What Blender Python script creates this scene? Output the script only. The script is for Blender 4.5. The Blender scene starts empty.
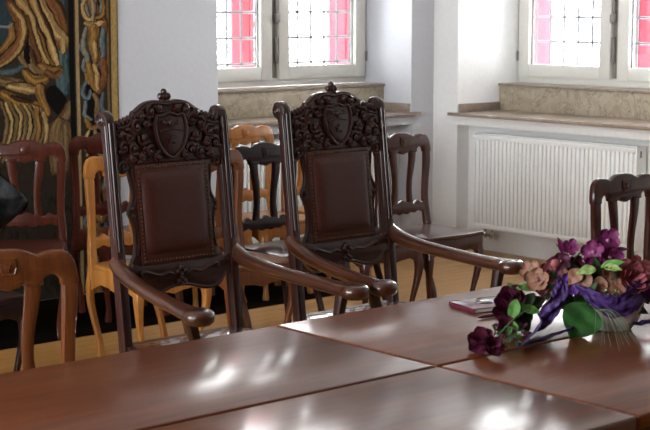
import bpy, bmesh, math, random
from mathutils import Vector, Matrix, noise
random.seed(7)
scene = bpy.context.scene
C = scene.collection
PI = math.pi
R = math.radians

# ------------------------------------------------------------------ materials
def new_mat(name):
    m = bpy.data.materials.new(name); m.use_nodes = True
    nt = m.node_tree; b = nt.nodes['Principled BSDF']
    return m, nt, b

def N(nt, t, **kw):
    n = nt.nodes.new(t)
    for k, v in kw.items():
        if k in n.inputs: n.inputs[k].default_value = v
        else: setattr(n, k, v)
    return n

def ramp(nt, stops):
    n = nt.nodes.new('ShaderNodeValToRGB'); e = n.color_ramp.elements
    e[0].position = stops[0][0]; e[0].color = (*stops[0][1], 1)
    e[1].position = stops[-1][0]; e[1].color = (*stops[-1][1], 1)
    for p, c in stops[1:-1]:
        x = e.new(p); x.color = (*c, 1)
    return n

def mat_plain(name, col, rough=.5, metal=0, spec=.5, bump=0, bscale=40, var=0, coat=0, sheen=0):
    m, nt, b = new_mat(name)
    b.inputs['Roughness'].default_value = rough
    b.inputs['Metallic'].default_value = metal
    b.inputs['Specular IOR Level'].default_value = spec
    b.inputs['Coat Weight'].default_value = coat
    b.inputs['Sheen Weight'].default_value = sheen
    tc = N(nt, 'ShaderNodeTexCoord')
    nz = N(nt, 'ShaderNodeTexNoise', Scale=bscale, Detail=4.0)
    nt.links.new(tc.outputs['Object'], nz.inputs['Vector'])
    v = max(var, .03)
    rp = ramp(nt, [(.25, tuple(c*(1-v) for c in col)), (.75, tuple(min(1, c*(1+v)) for c in col))])
    nt.links.new(nz.outputs['Fac'], rp.inputs['Fac']); nt.links.new(rp.outputs['Color'], b.inputs['Base Color'])
    if bump:
        bp = N(nt, 'ShaderNodeBump', Strength=bump, Distance=.004)
        nt.links.new(nz.outputs['Fac'], bp.inputs['Height']); nt.links.new(bp.outputs['Normal'], b.inputs['Normal'])
    return m

def mat_wood(name, dark, light, rough=.28, axis='X', scale=14, coat=.4, stretch=.08, bump=.06, spec=.5, crough=.12):
    m, nt, b = new_mat(name)
    tc = N(nt, 'ShaderNodeTexCoord'); mp = N(nt, 'ShaderNodeMapping')
    s = [1, 1, 1]; s['XYZ'.index(axis)] = stretch
    mp.inputs['Scale'].default_value = s
    nt.links.new(tc.outputs['Object'], mp.inputs['Vector'])
    n1 = N(nt, 'ShaderNodeTexNoise', Scale=float(scale), Detail=6.0, Roughness=.6, Distortion=.6)
    n2 = N(nt, 'ShaderNodeTexNoise', Scale=float(scale*9), Detail=3.0)
    for n in (n1, n2): nt.links.new(mp.outputs['Vector'], n.inputs['Vector'])
    mx = N(nt, 'ShaderNodeMix', data_type='FLOAT'); mx.inputs[0].default_value = .35
    nt.links.new(n1.outputs['Fac'], mx.inputs[2]); nt.links.new(n2.outputs['Fac'], mx.inputs[3])
    mid = tuple((a+c)/2 for a, c in zip(dark, light))
    rp = ramp(nt, [(.36, dark), (.5, mid), (.64, light)])
    nt.links.new(mx.outputs[0], rp.inputs['Fac']); nt.links.new(rp.outputs['Color'], b.inputs['Base Color'])
    b.inputs['Roughness'].default_value = rough
    b.inputs['Coat Weight'].default_value = coat; b.inputs['Coat Roughness'].default_value = crough
    b.inputs['Specular IOR Level'].default_value = spec
    bp = N(nt, 'ShaderNodeBump', Strength=bump, Distance=.002)
    nt.links.new(mx.outputs[0], bp.inputs['Height']); nt.links.new(bp.outputs['Normal'], b.inputs['Normal'])
    return m

M = {}
M['table'] = mat_wood('table_wood', (.080, .018, .004), (.17, .044, .010), rough=.45, axis='X', scale=9, coat=.5, crough=.17, bump=.005, spec=.15)
M['apron'] = mat_wood('table_apron_wood', (.05, .012, .004), (.10, .025, .008), rough=.35, spec=.2)
M['throne'] = mat_wood('throne_wood', (.014, .0032, .0026), (.044, .0105, .008), rough=.38, axis='Z', scale=16, coat=.6, crough=.2, spec=.3)
M['arm'] = mat_wood('armrest_wood', (.034, .008, .003), (.085, .023, .008), rough=.35, axis='Y', scale=16, coat=1, crough=.08, spec=.3)
M['mahogany'] = mat_wood('mahogany', (.028, .006, .004), (.065, .015, .009), rough=.35, axis='Z', spec=.2, crough=.1)
M['redwood'] = mat_wood('red_stained_wood', (.045, .009, .005), (.10, .021, .011), rough=.4, axis='Z', spec=.2)
M['ebony'] = mat_wood('near_black_wood', (.007, .002, .0035), (.020, .006, .009), rough=.35, axis='Z', spec=.2, crough=.1)
M['honey'] = mat_wood('honey_wood', (.34, .125, .023), (.54, .24, .06), rough=.35, axis='Z', spec=.3)
M['brown'] = mat_wood('mid_brown_wood', (.085, .024, .007), (.17, .052, .015), rough=.38, axis='Z', spec=.25)
M['tan'] = mat_wood('light_brown_wood', (.21, .072, .012), (.36, .14, .03), rough=.35, axis='Z', spec=.25)
M['near_wall_dark'] = mat_wood('added_dark_wall_wood', (.05, .025, .012), (.10, .05, .025), rough=.6, axis='Z', coat=0)  # dark finish added to the unseen near wall to weaken bounce and reflections
M['leather'] = mat_plain('oxblood_leather', (.058, .016, .012), rough=.33, bump=.12, bscale=90, var=.25, spec=.42)
M['seat_leather'] = mat_plain('dark_seat_leather', (.05, .016, .014), rough=.25, bump=0, bscale=40, var=.2, coat=1)
M['brass'] = mat_plain('aged_brass_nails', (.22, .13, .07), rough=.35, metal=.9)
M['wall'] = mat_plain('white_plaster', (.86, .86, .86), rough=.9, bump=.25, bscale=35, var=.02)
M['wall_shaded'] = mat_plain('shade_toned_plaster', (.57, .58, .62), rough=.9, bump=.3, bscale=35, var=.02)  # wall plaster greyed to imitate dimmer light on the back wall
M['frame'] = mat_plain('cream_window_paint', (.78, .77, .72), rough=.45)
M['radiator'] = mat_plain('white_enamel', (.86, .87, .86), rough=.35)
M['dark_metal'] = mat_plain('tarnished_metal', (.22, .21, .20), rough=.4, metal=.5)
M['chrome'] = mat_plain('chrome', (.6, .6, .6), rough=.15, metal=1)
M['iron'] = mat_plain('black_iron', (.03, .032, .04), rough=.5)
M['shutter'] = mat_plain('red_shutter_paint', (.44, .035, .06), rough=.6)
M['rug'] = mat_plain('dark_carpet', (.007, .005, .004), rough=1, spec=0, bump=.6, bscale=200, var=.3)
M['coat'] = mat_plain('blue_black_cloth', (.0025, .0028, .006), rough=.6, bump=.8, bscale=45, var=.5, spec=.12)
M['seal'] = mat_plain('brown_window_seal', (.22, .19, .16), rough=.7)

def mat_marble(name, light, dark, vein):
    m, nt, b = new_mat(name)
    tc = N(nt, 'ShaderNodeTexCoord')
    n1 = N(nt, 'ShaderNodeTexNoise', Scale=9.0, Detail=7.0, Roughness=.65, Distortion=1.6)
    n2 = N(nt, 'ShaderNodeTexNoise', Scale=4.0, Detail=5.0, Roughness=.6, Distortion=2.6)
    for n in (n1, n2): nt.links.new(tc.outputs['Object'], n.inputs['Vector'])
    r1 = ramp(nt, [(.3, dark), (.7, light)])
    r2 = ramp(nt, [(.485, (0, 0, 0)), (.5, (1, 1, 1)), (.515, (0, 0, 0))])
    mx = N(nt, 'ShaderNodeMix', data_type='RGBA')
    nt.links.new(n1.outputs['Fac'], r1.inputs['Fac']); nt.links.new(n2.outputs['Fac'], r2.inputs['Fac'])
    nt.links.new(r2.outputs['Color'], mx.inputs[0]); nt.links.new(r1.outputs['Color'], mx.inputs[6])
    mx.inputs[7].default_value = (*vein, 1)
    nt.links.new(mx.outputs[2], b.inputs['Base Color'])
    b.inputs['Roughness'].default_value = .3
    return m
M['marble'] = mat_marble('beige_marble', (.50, .43, .33), (.33, .27, .195), (.16, .12, .09))
M['slab'] = mat_marble('brown_grey_marble_slab', (.36, .29, .23), (.25, .19, .15), (.16, .12, .10))

def mat_glass(name):
    m = bpy.data.materials.new(name); m.use_nodes = True
    nt = m.node_tree; nt.nodes.clear()
    o = N(nt, 'ShaderNodeOutputMaterial'); t = N(nt, 'ShaderNodeBsdfTransparent'); g = N(nt, 'ShaderNodeBsdfGlossy', Roughness=.02)
    t.inputs['Color'].default_value = (.97, .985, .98, 1)
    f = N(nt, 'ShaderNodeFresnel', IOR=1.45); x = N(nt, 'ShaderNodeMixShader')
    nt.links.new(f.outputs[0], x.inputs[0]); nt.links.new(t.outputs[0], x.inputs[1]); nt.links.new(g.outputs[0], x.inputs[2])
    nt.links.new(x.outputs[0], o.inputs['Surface'])
    return m
M['glass'] = mat_glass('window_glass')

def mat_floor():
    m, nt, b = new_mat('honey_parquet')
    tc = N(nt, 'ShaderNodeTexCoord'); mp = N(nt, 'ShaderNodeMapping')
    nt.links.new(tc.outputs['Object'], mp.inputs['Vector'])
    br = N(nt, 'ShaderNodeTexBrick', Scale=1.0)
    br.inputs['Brick Width'].default_value = .9; br.inputs['Row Height'].default_value = .09
    br.inputs['Mortar Size'].default_value = .002
    br.inputs['Color1'].default_value = (.42, .205, .055, 1); br.inputs['Color2'].default_value = (.52, .27, .08, 1)
    br.inputs['Mortar'].default_value = (.16, .08, .03, 1)
    nt.links.new(mp.outputs['Vector'], br.inputs['Vector'])
    mp2 = N(nt, 'ShaderNodeMapping'); mp2.inputs['Scale'].default_value = (.1, 1, 1)
    nt.links.new(tc.outputs['Object'], mp2.inputs['Vector'])
    nz = N(nt, 'ShaderNodeTexNoise', Scale=40.0, Detail=5.0); nt.links.new(mp2.outputs['Vector'], nz.inputs['Vector'])
    mx = N(nt, 'ShaderNodeMix', data_type='RGBA', blend_type='MULTIPLY'); mx.inputs[0].default_value = .5
    rp = ramp(nt, [(.3, (.6, .55, .5)), (.7, (1, 1, 1))]); nt.links.new(nz.outputs['Fac'], rp.inputs['Fac'])
    nt.links.new(br.outputs['Color'], mx.inputs[6]); nt.links.new(rp.outputs['Color'], mx.inputs[7])
    nt.links.new(mx.outputs[2], b.inputs['Base Color'])
    b.inputs['Roughness'].default_value = .35
    return m
M['floor'] = mat_floor()

# ------------------------------------------------------------------ mesh builder
class MB:
    def __init__(s): s.bm = bmesh.new()
    def add(s, bm2, mat=None):
        me = bpy.data.meshes.new('tmp'); bm2.to_mesh(me); bm2.free()
        if mat is not None: me.transform(mat)
        s.bm.from_mesh(me); bpy.data.meshes.remove(me); return s
    def box(s, x0, x1, y0, y1, z0, z1, bev=0, mat=None):
        b = bmesh.new(); bmesh.ops.create_cube(b, size=1)
        for v in b.verts:
            v.co = Vector(((x0+x1)/2+v.co.x*(x1-x0), (y0+y1)/2+v.co.y*(y1-y0), (z0+z1)/2+v.co.z*(z1-z0)))
        if bev: bmesh.ops.bevel(b, geom=list(b.edges), offset=bev, segments=2, affect='EDGES', profile=.5)
        return s.add(b, mat)
    def sweep(s, pts, size, n=10, up=(0, 0, 1), sq=2.0, mat=None, caps=True, smooth=3):
        """pts: list of xyz; size: (a,b) or list of (a,b) half sizes; superellipse section"""
        P = [Vector(p) for p in pts]
        S = size if isinstance(size, list) else [size]*len(P)
        S = [(q, q) if not isinstance(q, tuple) else q for q in S]
        if smooth > 1 and len(P) > 2:
            Q, T = [], []
            for i in range(len(P)-1):
                a, b_, c, d = P[max(i-1, 0)], P[i], P[i+1], P[min(i+2, len(P)-1)]
                for k in range(smooth):
                    t = k/smooth
                    Q.append(.5*((2*b_)+(c-a)*t+(2*a-5*b_+4*c-d)*t*t+(3*b_-a-3*c+d)*t**3))
                    T.append((S[i][0]*(1-t)+S[i+1][0]*t, S[i][1]*(1-t)+S[i+1][1]*t))
            Q.append(P[-1]); T.append(S[-1]); P, S = Q, T
        b = bmesh.new(); rings = []; up = Vector(up)
        for i, p in enumerate(P):
            d = (P[min(i+1, len(P)-1)]-P[max(i-1, 0)]).normalized()
            u = up - d*up.dot(d)
            if u.length < 1e-3: u = Vector((1, 0, 0)) - d*d.x
            u.normalize(); w = d.cross(u)
            r = []
            for k in range(n):
                a = 2*PI*(k+.5)/n; ca, sa = math.cos(a), math.sin(a)
                x = math.copysign(abs(ca)**(2/sq), ca)*S[i][0]; y = math.copysign(abs(sa)**(2/sq), sa)*S[i][1]
                r.append(b.verts.new(p+w*x+u*y))
            rings.append(r)
        for i in range(len(rings)-1):
            for k in range(n):
                b.faces.new((rings[i][k], rings[i][(k+1) % n], rings[i+1][(k+1) % n], rings[i+1][k]))
        if caps: b.faces.new(list(reversed(rings[0]))); b.faces.new(rings[-1])
        bmesh.ops.recalc_face_normals(b, faces=list(b.faces))
        return s.add(b, mat)
    def ball(s, c, r, mat=None, seg=10):
        b = bmesh.new(); bmesh.ops.create_uvsphere(b, u_segments=seg, v_segments=max(6, seg*2//3), radius=1)
        r = r if isinstance(r, tuple) else (r, r, r)
        for v in b.verts: v.co = Vector((c[0]+v.co.x*r[0], c[1]+v.co.y*r[1], c[2]+v.co.z*r[2]))
        return s.add(b, mat)
    def plate(s, outline, t, bev=.006, holes=(), smooth=4, plane='XZ', y=0, mat=None, resb=1):
        """outline in 2D, extruded by t along the plane's normal, rounded edges"""
        cu = bpy.data.curves.new('c', 'CURVE'); cu.dimensions = '2D'; cu.fill_mode = 'BOTH'
        for poly in [outline]+list(holes):
            pts = cr2(poly, smooth) if smooth > 1 else poly
            sp = cu.splines.new('POLY'); sp.points.add(len(pts)-1)
            for q, p in zip(sp.points, pts): q.co = (p[0], p[1], 0, 1)
            sp.use_cyclic_u = True
        cu.extrude = max(t/2-bev, .0005); cu.bevel_depth = bev; cu.bevel_resolution = resb; cu.offset = -bev
        o = bpy.data.objects.new('c', cu); C.objects.link(o)
        dg = bpy.context.evaluated_depsgraph_get(); dg.update()
        me = bpy.data.meshes.new_from_object(o.evaluated_get(dg))
        bpy.data.objects.remove(o); bpy.data.curves.remove(cu)
        if plane == 'XZ': mt = Matrix(((1, 0, 0, 0), (0, 0, -1, y), (0, 1, 0, 0), (0, 0, 0, 1)))
        elif plane == 'YZ': mt = Matrix(((0, 0, 1, y), (1, 0, 0, 0), (0, 1, 0, 0), (0, 0, 0, 1)))
        else: mt = Matrix.Translation((0, 0, y))
        if mat is not None: mt = mat @ mt
        me.transform(mt); s.bm.from_mesh(me); bpy.data.meshes.remove(me)
        return s
    def lathe(s, prof, n=24, mat=None, sx=1, sy=1, closed=False):
        b = bmesh.new(); rings = []
        for r, z in prof:
            rings.append([b.verts.new((math.cos(2*PI*k/n)*max(r, 1e-4)*sx, math.sin(2*PI*k/n)*max(r, 1e-4)*sy, z)) for k in range(n)])
        for i in range(len(rings)-1):
            for k in range(n): b.faces.new((rings[i][k], rings[i][(k+1) % n], rings[i+1][(k+1) % n], rings[i+1][k]))
        if closed: b.faces.new(list(reversed(rings[0]))); b.faces.new(rings[-1])
        return s.add(b, mat)
    def grid(s, f, nu, nv, mat=None, thick=0):
        b = bmesh.new(); V = [[b.verts.new(f(i/nu, j/nv)) for j in range(nv+1)] for i in range(nu+1)]
        for i in range(nu):
            for j in range(nv): b.faces.new((V[i][j], V[i+1][j], V[i+1][j+1], V[i][j+1]))
        if thick: 
            bmesh.ops.recalc_face_normals(b, faces=list(b.faces))
            bmesh.ops.solidify(b, geom=list(b.faces), thickness=thick)
        return s.add(b, mat)
    def narrow(s, k):
        for v in s.bm.verts: v.co.x *= k
        return s
    def shear(s, k, z0):
        for v in s.bm.verts: v.co.y += k*(v.co.z-z0)
        return s
    def build(s, name, mat, parent=None, ang=40, weld=True):
        if weld: bmesh.ops.remove_doubles(s.bm, verts=list(s.bm.verts), dist=1e-5)
        me = bpy.data.meshes.new(name); s.bm.to_mesh(me); s.bm.free()
        me.materials.append(mat)
        me.polygons.foreach_set('use_smooth', [True]*len(me.polygons)); me.set_sharp_from_angle(angle=R(ang))
        o = bpy.data.objects.new(name, me); C.objects.link(o)
        if parent is not None: o.parent = parent
        return o

def cr2(poly, k):
    n = len(poly); out = []
    for i in range(n):
        a, b, c, d = [Vector(poly[(i+j) % n]) for j in (-1, 0, 1, 2)]
        for j in range(k):
            t = j/k
            out.append(tuple(.5*((2*b)+(c-a)*t+(2*a-5*b+4*c-d)*t*t+(3*b-a-3*c+d)*t**3)))
    return out

def tag(o, label=None, cat=None, group=None, kind=None):
    if label: o['label'] = label
    if cat: o['category'] = cat
    if group: o['group'] = group
    if kind: o['kind'] = kind
    return o
def thing(name, label, cat, loc, rz=0, group=None):
    o = bpy.data.objects.new(name, None); C.objects.link(o); o.empty_display_size = .1
    o.location = loc; o.rotation_euler = (0, 0, rz)
    return tag(o, label, cat, group)
def struct(o): o['kind'] = 'structure'; return o
def dup(root, loc, rz, label, group=None, swap=None):
    def cp(o, par):
        c = o.copy(); C.objects.link(c); c.parent = par
        if swap and c.type == 'MESH' and c.material_slots and c.material_slots[0].material in swap:
            new = swap[c.material_slots[0].material]
            c.material_slots[0].link = 'OBJECT'; c.material_slots[0].material = new
        for ch in o.children: cp(ch, c)
        return c
    r = cp(root, None); r.location = loc; r.rotation_euler = (0, 0, rz); r['label'] = label
    if group: r['group'] = group
    return r

# ------------------------------------------------------------------ room shell
BX, BY, CZ = 7.74, 7.77, 3.5         # right wall face, back wall face, ceiling
LX, NY = -2.2, -2.6
HEAD = 2.95
def wall(name, frame, length, niches, T):
    """frame(u,v,z)->xyz box corners; niches list of (u0,u1)"""
    m = MB()
    def bx(u0, u1, v0, v1, z0, z1):
        a = frame(u0, v0); b = frame(u1, v1)
        m.box(min(a[0], b[0]), max(a[0], b[0]), min(a[1], b[1]), max(a[1], b[1]), z0, z1)
    u = length[0]
    for n0, n1 in niches:
        bx(u, n0, 0, T, 0, CZ)
        bx(n0, n1, 0, T, HEAD, CZ)
        bx(n0, n1, .12, T, 0, .95)
        bx(n0, n1, 0, .12, .885, .95)
        u = n1
    bx(u, length[1], 0, T, 0, CZ)
    return struct(m.build(name, M['wall_shaded' if name == 'wall_back' else 'wall'], weld=False))
fb = lambda u, v: (u, BY+v)
fr = lambda u, v: (BX+v, u)
NB = [(5.82, 7.52)]
NR = [(5.77, 7.53)]
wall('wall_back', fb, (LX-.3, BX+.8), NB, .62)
wall('wall_right', fr, (NY-.3, BY+.02), NR, .78)
# rear wall and left wall (the left one with windows added for fill light, out of the picture)
LH = [(1.9, 4.1), (4.4, 6.6)]
def plain_wall(name, fr_, length, holes):
    m = MB(); u = length[0]
    def bx(u0, u1, z0, z1):
        a = fr_(u0, 0); b = fr_(u1, .3)
        m.box(min(a[0], b[0]), max(a[0], b[0]), min(a[1], b[1]), max(a[1], b[1]), z0, z1)
    for h0, h1 in holes:
        bx(u, h0, 0, CZ); bx(h0, h1, HEAD, CZ); bx(h0, h1, 0, 1.0); u = h1
    bx(u, length[1], 0, CZ)
    return struct(m.build(name, M['near_wall_dark' if name == 'wall_near' else 'wall'], weld=False))
plain_wall('wall_near', lambda u, v: (u, NY-v), (LX-.3, BX+.8), [])
plain_wall('wall_left', lambda u, v: (LX-v, u), (NY-.3, BY+.3), LH)
f = struct(MB().box(LX-.3, BX+.8, NY-.3, BY+.7, -.12, 0).build('floor', M['floor']))
struct(MB().box(LX-.3, BX+.8, NY-.3, BY+.7, CZ, CZ+.12).build('ceiling', M['wall']))

# marble sills and blocks
def sill(idx, fr_, n0, n1, vm):
    def bx(m, u0, u1, v0, v1, z0, z1, bev=.003):
        a = fr_(u0, v0); b = fr_(u1, v1)
        m.box(min(a[0], b[0]), max(a[0], b[0]), min(a[1], b[1]), max(a[1], b[1]), z0, z1, bev)
    m = MB(); bx(m, n0-(.0 if idx == 1 else .0), n1+.0, -.05, vm+.02, .95, .972, .004)
    bx(m, n0-.03, n0, -.05, 0, .95, .972, 0); bx(m, n1, n1+.05, -.05, -.001, .95, .972, 0)
    struct(m.build('trim_%d' % idx, M['slab']))
    m = MB(); bx(m, n0, n1, vm, vm+.21, .972, 1.145)
    struct(m.build('trim_%d' % (idx+1), M['marble']))
    m = MB(); bx(m, n0, n1, vm-.015, vm+.21, 1.145, 1.163, .004)
    for a, b in ((n0, n0+.014), (n1-.014, n1)): bx(m, a, b, .01, vm-.001, .972, 1.03, .002)
    struct(m.build('trim_%d' % (idx+2), M['slab']))
sill(1, fb, *NB[0], .28)
for k, nr in enumerate(reversed(NR)): sill(4+3*k, fr, *nr, .43)

# windows
def window(idx, fr_, n0, n1, vw, hinge_dark=True):
    root = bpy.data.objects.new('window_%d' % idx, None); C.objects.link(root); struct(root)
    def bx(m, u0, u1, v0, v1, z0, z1, bev=.004):
        a = fr_(u0, v0); b = fr_(u1, v1)
        m.box(min(a[0], b[0]), max(a[0], b[0]), min(a[1], b[1]), max(a[1], b[1]), z0, z1, bev)
    mid = (n0+n1)/2; z0 = 1.163; z1 = HEAD
    m = MB()
    bx(m, n0, n1, vw, vw+.08, z0, z0+.055); bx(m, n0, n1, vw, vw+.08, z1-.05, z1)
    bx(m, n0, n0+.03, vw, vw+.08, z0+.05, z1-.05); bx(m, n1-.03, n1, vw, vw+.08, z0+.05, z1-.05)
    bx(m, mid-.05, mid+.05, vw+.042, vw+.08, z0+.05, z1-.05)
    m.build('window_frame', M['frame'], root)
    for a, b in ((n0+.012, mid-.03), (mid+.03, n1-.012)):
        m = MB(); w = .095
        bx(m, a, a+w, vw-.02, vw+.04, z0+.045, z1-.03); bx(m, b-w, b, vw-.02, vw+.04, z0+.045, z1-.03)
        bx(m, a+w, b-w, vw-.018, vw+.04, z0+.045, z0+.135); bx(m, a+w, b-w, vw-.018, vw+.04, z1-.13, z1-.03)
        s = m.build('sash', M['frame'], root)
        m = MB(); bx(m, a+w-.005, b-w+.005, vw+.012, vw+.018, z0+.13, z1-.125, 0)
        m.build('pane', M['glass'], s)
    m = MB(); bx(m, mid-.0295, mid-.008, vw-.012, vw+.041, z0+.06, z1-.05, .002); m.build('seal_strip', M['seal'], root)
    m = MB(); bx(m, mid-.012, mid+.012, vw-.035, vw+.03, z0+.16, z0+.34, .006); bx(m, mid-.006, mid+.02, vw-.03, vw, 1.62, 1.86, .005)
    bx(m, mid-.02, mid+.02, vw-.05, vw-.01, 1.60, 1.66, .008)
    m.build('lock_bar', M['dark_metal'], root)
    for e in (n0+.006, n1-.018):
        m = MB(); bx(m, e, e+.014, vw-.03, vw+.0, 1.32, 1.39, .003); m.build('hinge', M['dark_metal'], root)
    return root
window(1, fb, *NB[0], .485)
for k, nr in enumerate(reversed(NR)): window(2+k, fr, *nr, .632)
# windows added in the unseen left wall to bring in fill light
def fill_window(idx, h0, h1):
    root = bpy.data.objects.new('window_%d' % idx, None); C.objects.link(root); struct(root)
    m = MB(); y0, y1 = LX-.2, LX-.12
    m.box(y0, y1, h0, h1, 1.0, 1.07, .004); m.box(y0, y1, h0, h1, HEAD-.07, HEAD, .004)
    for a, w in ((h0, .07), (h1-.07, .07), ((h0+h1)/2-.05, .1)): m.box(y0, y1, a, a+w, 1.07, HEAD-.07, .004)
    m.build('window_frame', M['frame'], root)
    MB().box(y0+.03, y0+.036, h0+.05, h1-.05, 1.05, HEAD-.05).build('pane', M['glass'], root)
for k, h in enumerate(LH): fill_window(5+k, *h)

# exterior: iron grille and red shutters beyond each visible window
def grille(fr_, n0, n1, v, du, off, label, z0g, dz):
    m = MB(); u = n0+off
    def rod(a, b):
        m.sweep([a, b], .0095, n=6, smooth=1)
    while u < n1:
        p = fr_(u, v); rod((p[0], p[1], 1.1), (p[0], p[1], 3.0)); u += du
    z = z0g
    while z < 3.0:
        a = fr_(n0-.15, v); b = fr_(n1+.15, v); rod((a[0], a[1], z), (b[0], b[1], z)); z += dz
    return tag(m.build('window_grille', M['iron']), label, 'window grille')
grille(fb, 5.85, 7.8, .73, .127, .09, 'black iron bar grille outside the back wall window', 1.31, .18)
grille(fr, 5.6, 7.9, .91, .132, .16, 'black iron bar grille outside the window above the white radiator', 1.273, .18)
def shutter(fr_, u0, u1, v, label):
    root = thing('window_shutter', label, 'shutter', (*fr_((u0+u1)/2, v), 1.1), 0)
    a = fr_(u0, v); b = fr_(u1, v+.04); L = root.location
    def bx(m, u0, u1, v0, v1, z0, z1, bev=.003):
        a = fr_(u0, v0); b = fr_(u1, v1)
        m.box(min(a[0], b[0])-L.x, max(a[0], b[0])-L.x, min(a[1], b[1])-L.y, max(a[1], b[1])-L.y, z0-L.z, z1-L.z, bev)
    m = MB(); w = .035
    bx(m, u0, u0+w, v, v+.04, 1.1, 2.0); bx(m, u1-w, u1, v, v+.04, 1.1, 2.0)
    bx(m, u0+w, u1-w, v, v+.04, 1.1, 1.2); bx(m, u0+w, u1-w, v, v+.04, 1.92, 2.0)
    m.build('shutter_frame', M['shutter'], root)
    bx(m_ := MB(), u0+w-.002, u1-w+.002, v+.008, v+.03, 1.19, 1.93, 0)
    m_.build('shutter_board', M['shutter'], root)
shutter(fb, 6.585, 6.785, .85, 'red wooden shutter seen through the left sash of the back window')
shutter(fb, 7.50, 7.70, .85, 'red wooden shutter seen through the right sash of the back window')
shutter(fr, 7.63, 7.80, 1.08, 'red wooden shutter seen through the far sash above the white radiator')
shutter(fr, 6.64, 6.84, 1.08, 'red wooden shutter seen through the sash at the right edge of the photo')

# trees outside the back window
def tree(x, y, h, r, label):
    root = thing('tree', label, 'tree', (x, y, -3.0))
    MB().sweep([(0, 0, 0), (.1, 0, h*.4), (0, .1, h*.8)], [(.15, .15), (.11, .11), (.05, .05)], n=8).build('trunk', M['brown'], root)
    m = MB(); b = bmesh.new(); rnd = random.Random(int(x*10))
    for _ in range(2600):
        d = Vector((rnd.gauss(0, 1), rnd.gauss(0, 1), rnd.gauss(0, 1))).normalized()*r*rnd.uniform(.55, 1)
        c = Vector((0, 0, h))+Vector((d.x, d.y, d.z*1.3)); s_ = rnd.uniform(.05, .1)
        u = Vector((rnd.gauss(0, 1), rnd.gauss(0, 1), rnd.gauss(0, 1))).normalized(); w = u.orthogonal().normalized()
        b.faces.new([b.verts.new(c+u*s_), b.verts.new(c+w*s_*.5), b.verts.new(c-u*s_), b.verts.new(c-w*s_*.5)])
    m.add(b); m.build('foliage', M['leaf_out'], root, weld=False)
M['leaf_out'] = mat_plain('outdoor_leaves', (.13, .22, .12), rough=.6, var=.3)
tree(10.6, 15.5, 4.4, 1.5, 'sunlit leafy tree outside beyond the back window')

# ------------------------------------------------------------------ radiators
def radiator(name, label, fr_, n0, n1, v0, v1, z0, z1):
    c = fr_((n0+n1)/2, v0)
    root = thing(name, label, 'radiator', (c[0], c[1], 0))
    def bx(m, u0, u1, a_, b_, z0, z1, bev=.003):
        a = fr_(u0, a_); b = fr_(u1, b_)
        m.box(min(a[0], b[0])-c[0], max(a[0], b[0])-c[0], min(a[1], b[1])-c[1], max(a[1], b[1])-c[1], z0, z1, bev)
    m = MB()      # ribbed front panel
    bx(m, n0+.012, n1-.012, v0+.012, v0+.022, z0+.012, z1-.012, .004)
    bx(m, n0+.012, n1-.012, v0, v0+.022, z1-.045, z1-.008, .006); bx(m, n0+.012, n1-.012, v0, v0+.022, z0+.008, z0+.045, .006)
    k = int((n1-n0-.05)/.035); st = (n1-n0-.05)/k
    for i in range(k):
        u = n0+.025+st*(i+.5); bx(m, u-.011, u+.011, v0+.001, v0+.016, z0+.04, z1-.04, .005)
    m.build('front_panel', M['radiator'], root)
    m = MB(); bx(m, n0+.01, n1-.01, v1-.02, v1, z0+.01, z1-.01); m.build('rear_panel', M['radiator'], root)
    for a, b in ((n0, n0+.012), (n1-.012, n1)):
        m = MB(); bx(m, a, b, v0+.004, v1, z0+.005, z1); s = m.build('side_cover', M['radiator'], root)
        m = MB(); bx(m, a-.002, b+.002, v0+.035, v0+.055, z1-.075, z1-.03, .004); m.build('vent_slot', M['dark_metal'], s)
    m = MB(); bx(m, n0+.01, n1-.01, v0+.02, v1-.02, z1-.008, z1, .002); m.build('top_grille', M['radiator'], root)
    # valve group at the far lower end
    p = fr_(n1+.0, v0+.03); px, py = p[0]-c[0], p[1]-c[1]
    q = fr_(n1-.16, v0+.03); qx, qy = q[0]-c[0], q[1]-c[1]
    m = MB()
    for (x, y) in ((qx, qy), (qx+(px-qx)*.4, qy+(py-qy)*.4)):
        m.sweep([(x, y, z0+.02), (x, y, z0-.06)], .011, n=8, smooth=1); m.ball((x, y, z0-.03), (.017, .017, .02))
    w = fr_(n1-.1, v1+.02); m.sweep([(qx, qy, z0-.05), (w[0]-c[0], w[1]-c[1], z0-.05)], .009, n=8, smooth=1)
    w2 = fr_(n1+.04, v0+.03); m.sweep([(qx, qy, z0-.035), (w2[0]-c[0], w2[1]-c[1], z0-.035)], .012, n=8, smooth=1)
    m.build('valve', M['chrome'], root)
    t = fr_(n1+.035, v0+.04)
    m = MB(); a = fr_(n1, v0+.04)
    m.sweep([(a[0]-c[0], a[1]-c[1], z1-.03), (t[0]-c[0], t[1]-c[1], z1-.03)], .022, n=14, smooth=1); m.build('thermostat_knob', M['radiator'], root)
    return root
radiator('radiator', 'white ribbed panel radiator in the recess below the right hand window', fr, 5.96, 7.37, 0, .1, .165, .838)
radiator('radiator', 'white panel radiator in the recess below the back window, behind the carved armchairs', fb, 6.0, 7.30, .01, .105, .165, .838)

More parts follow.
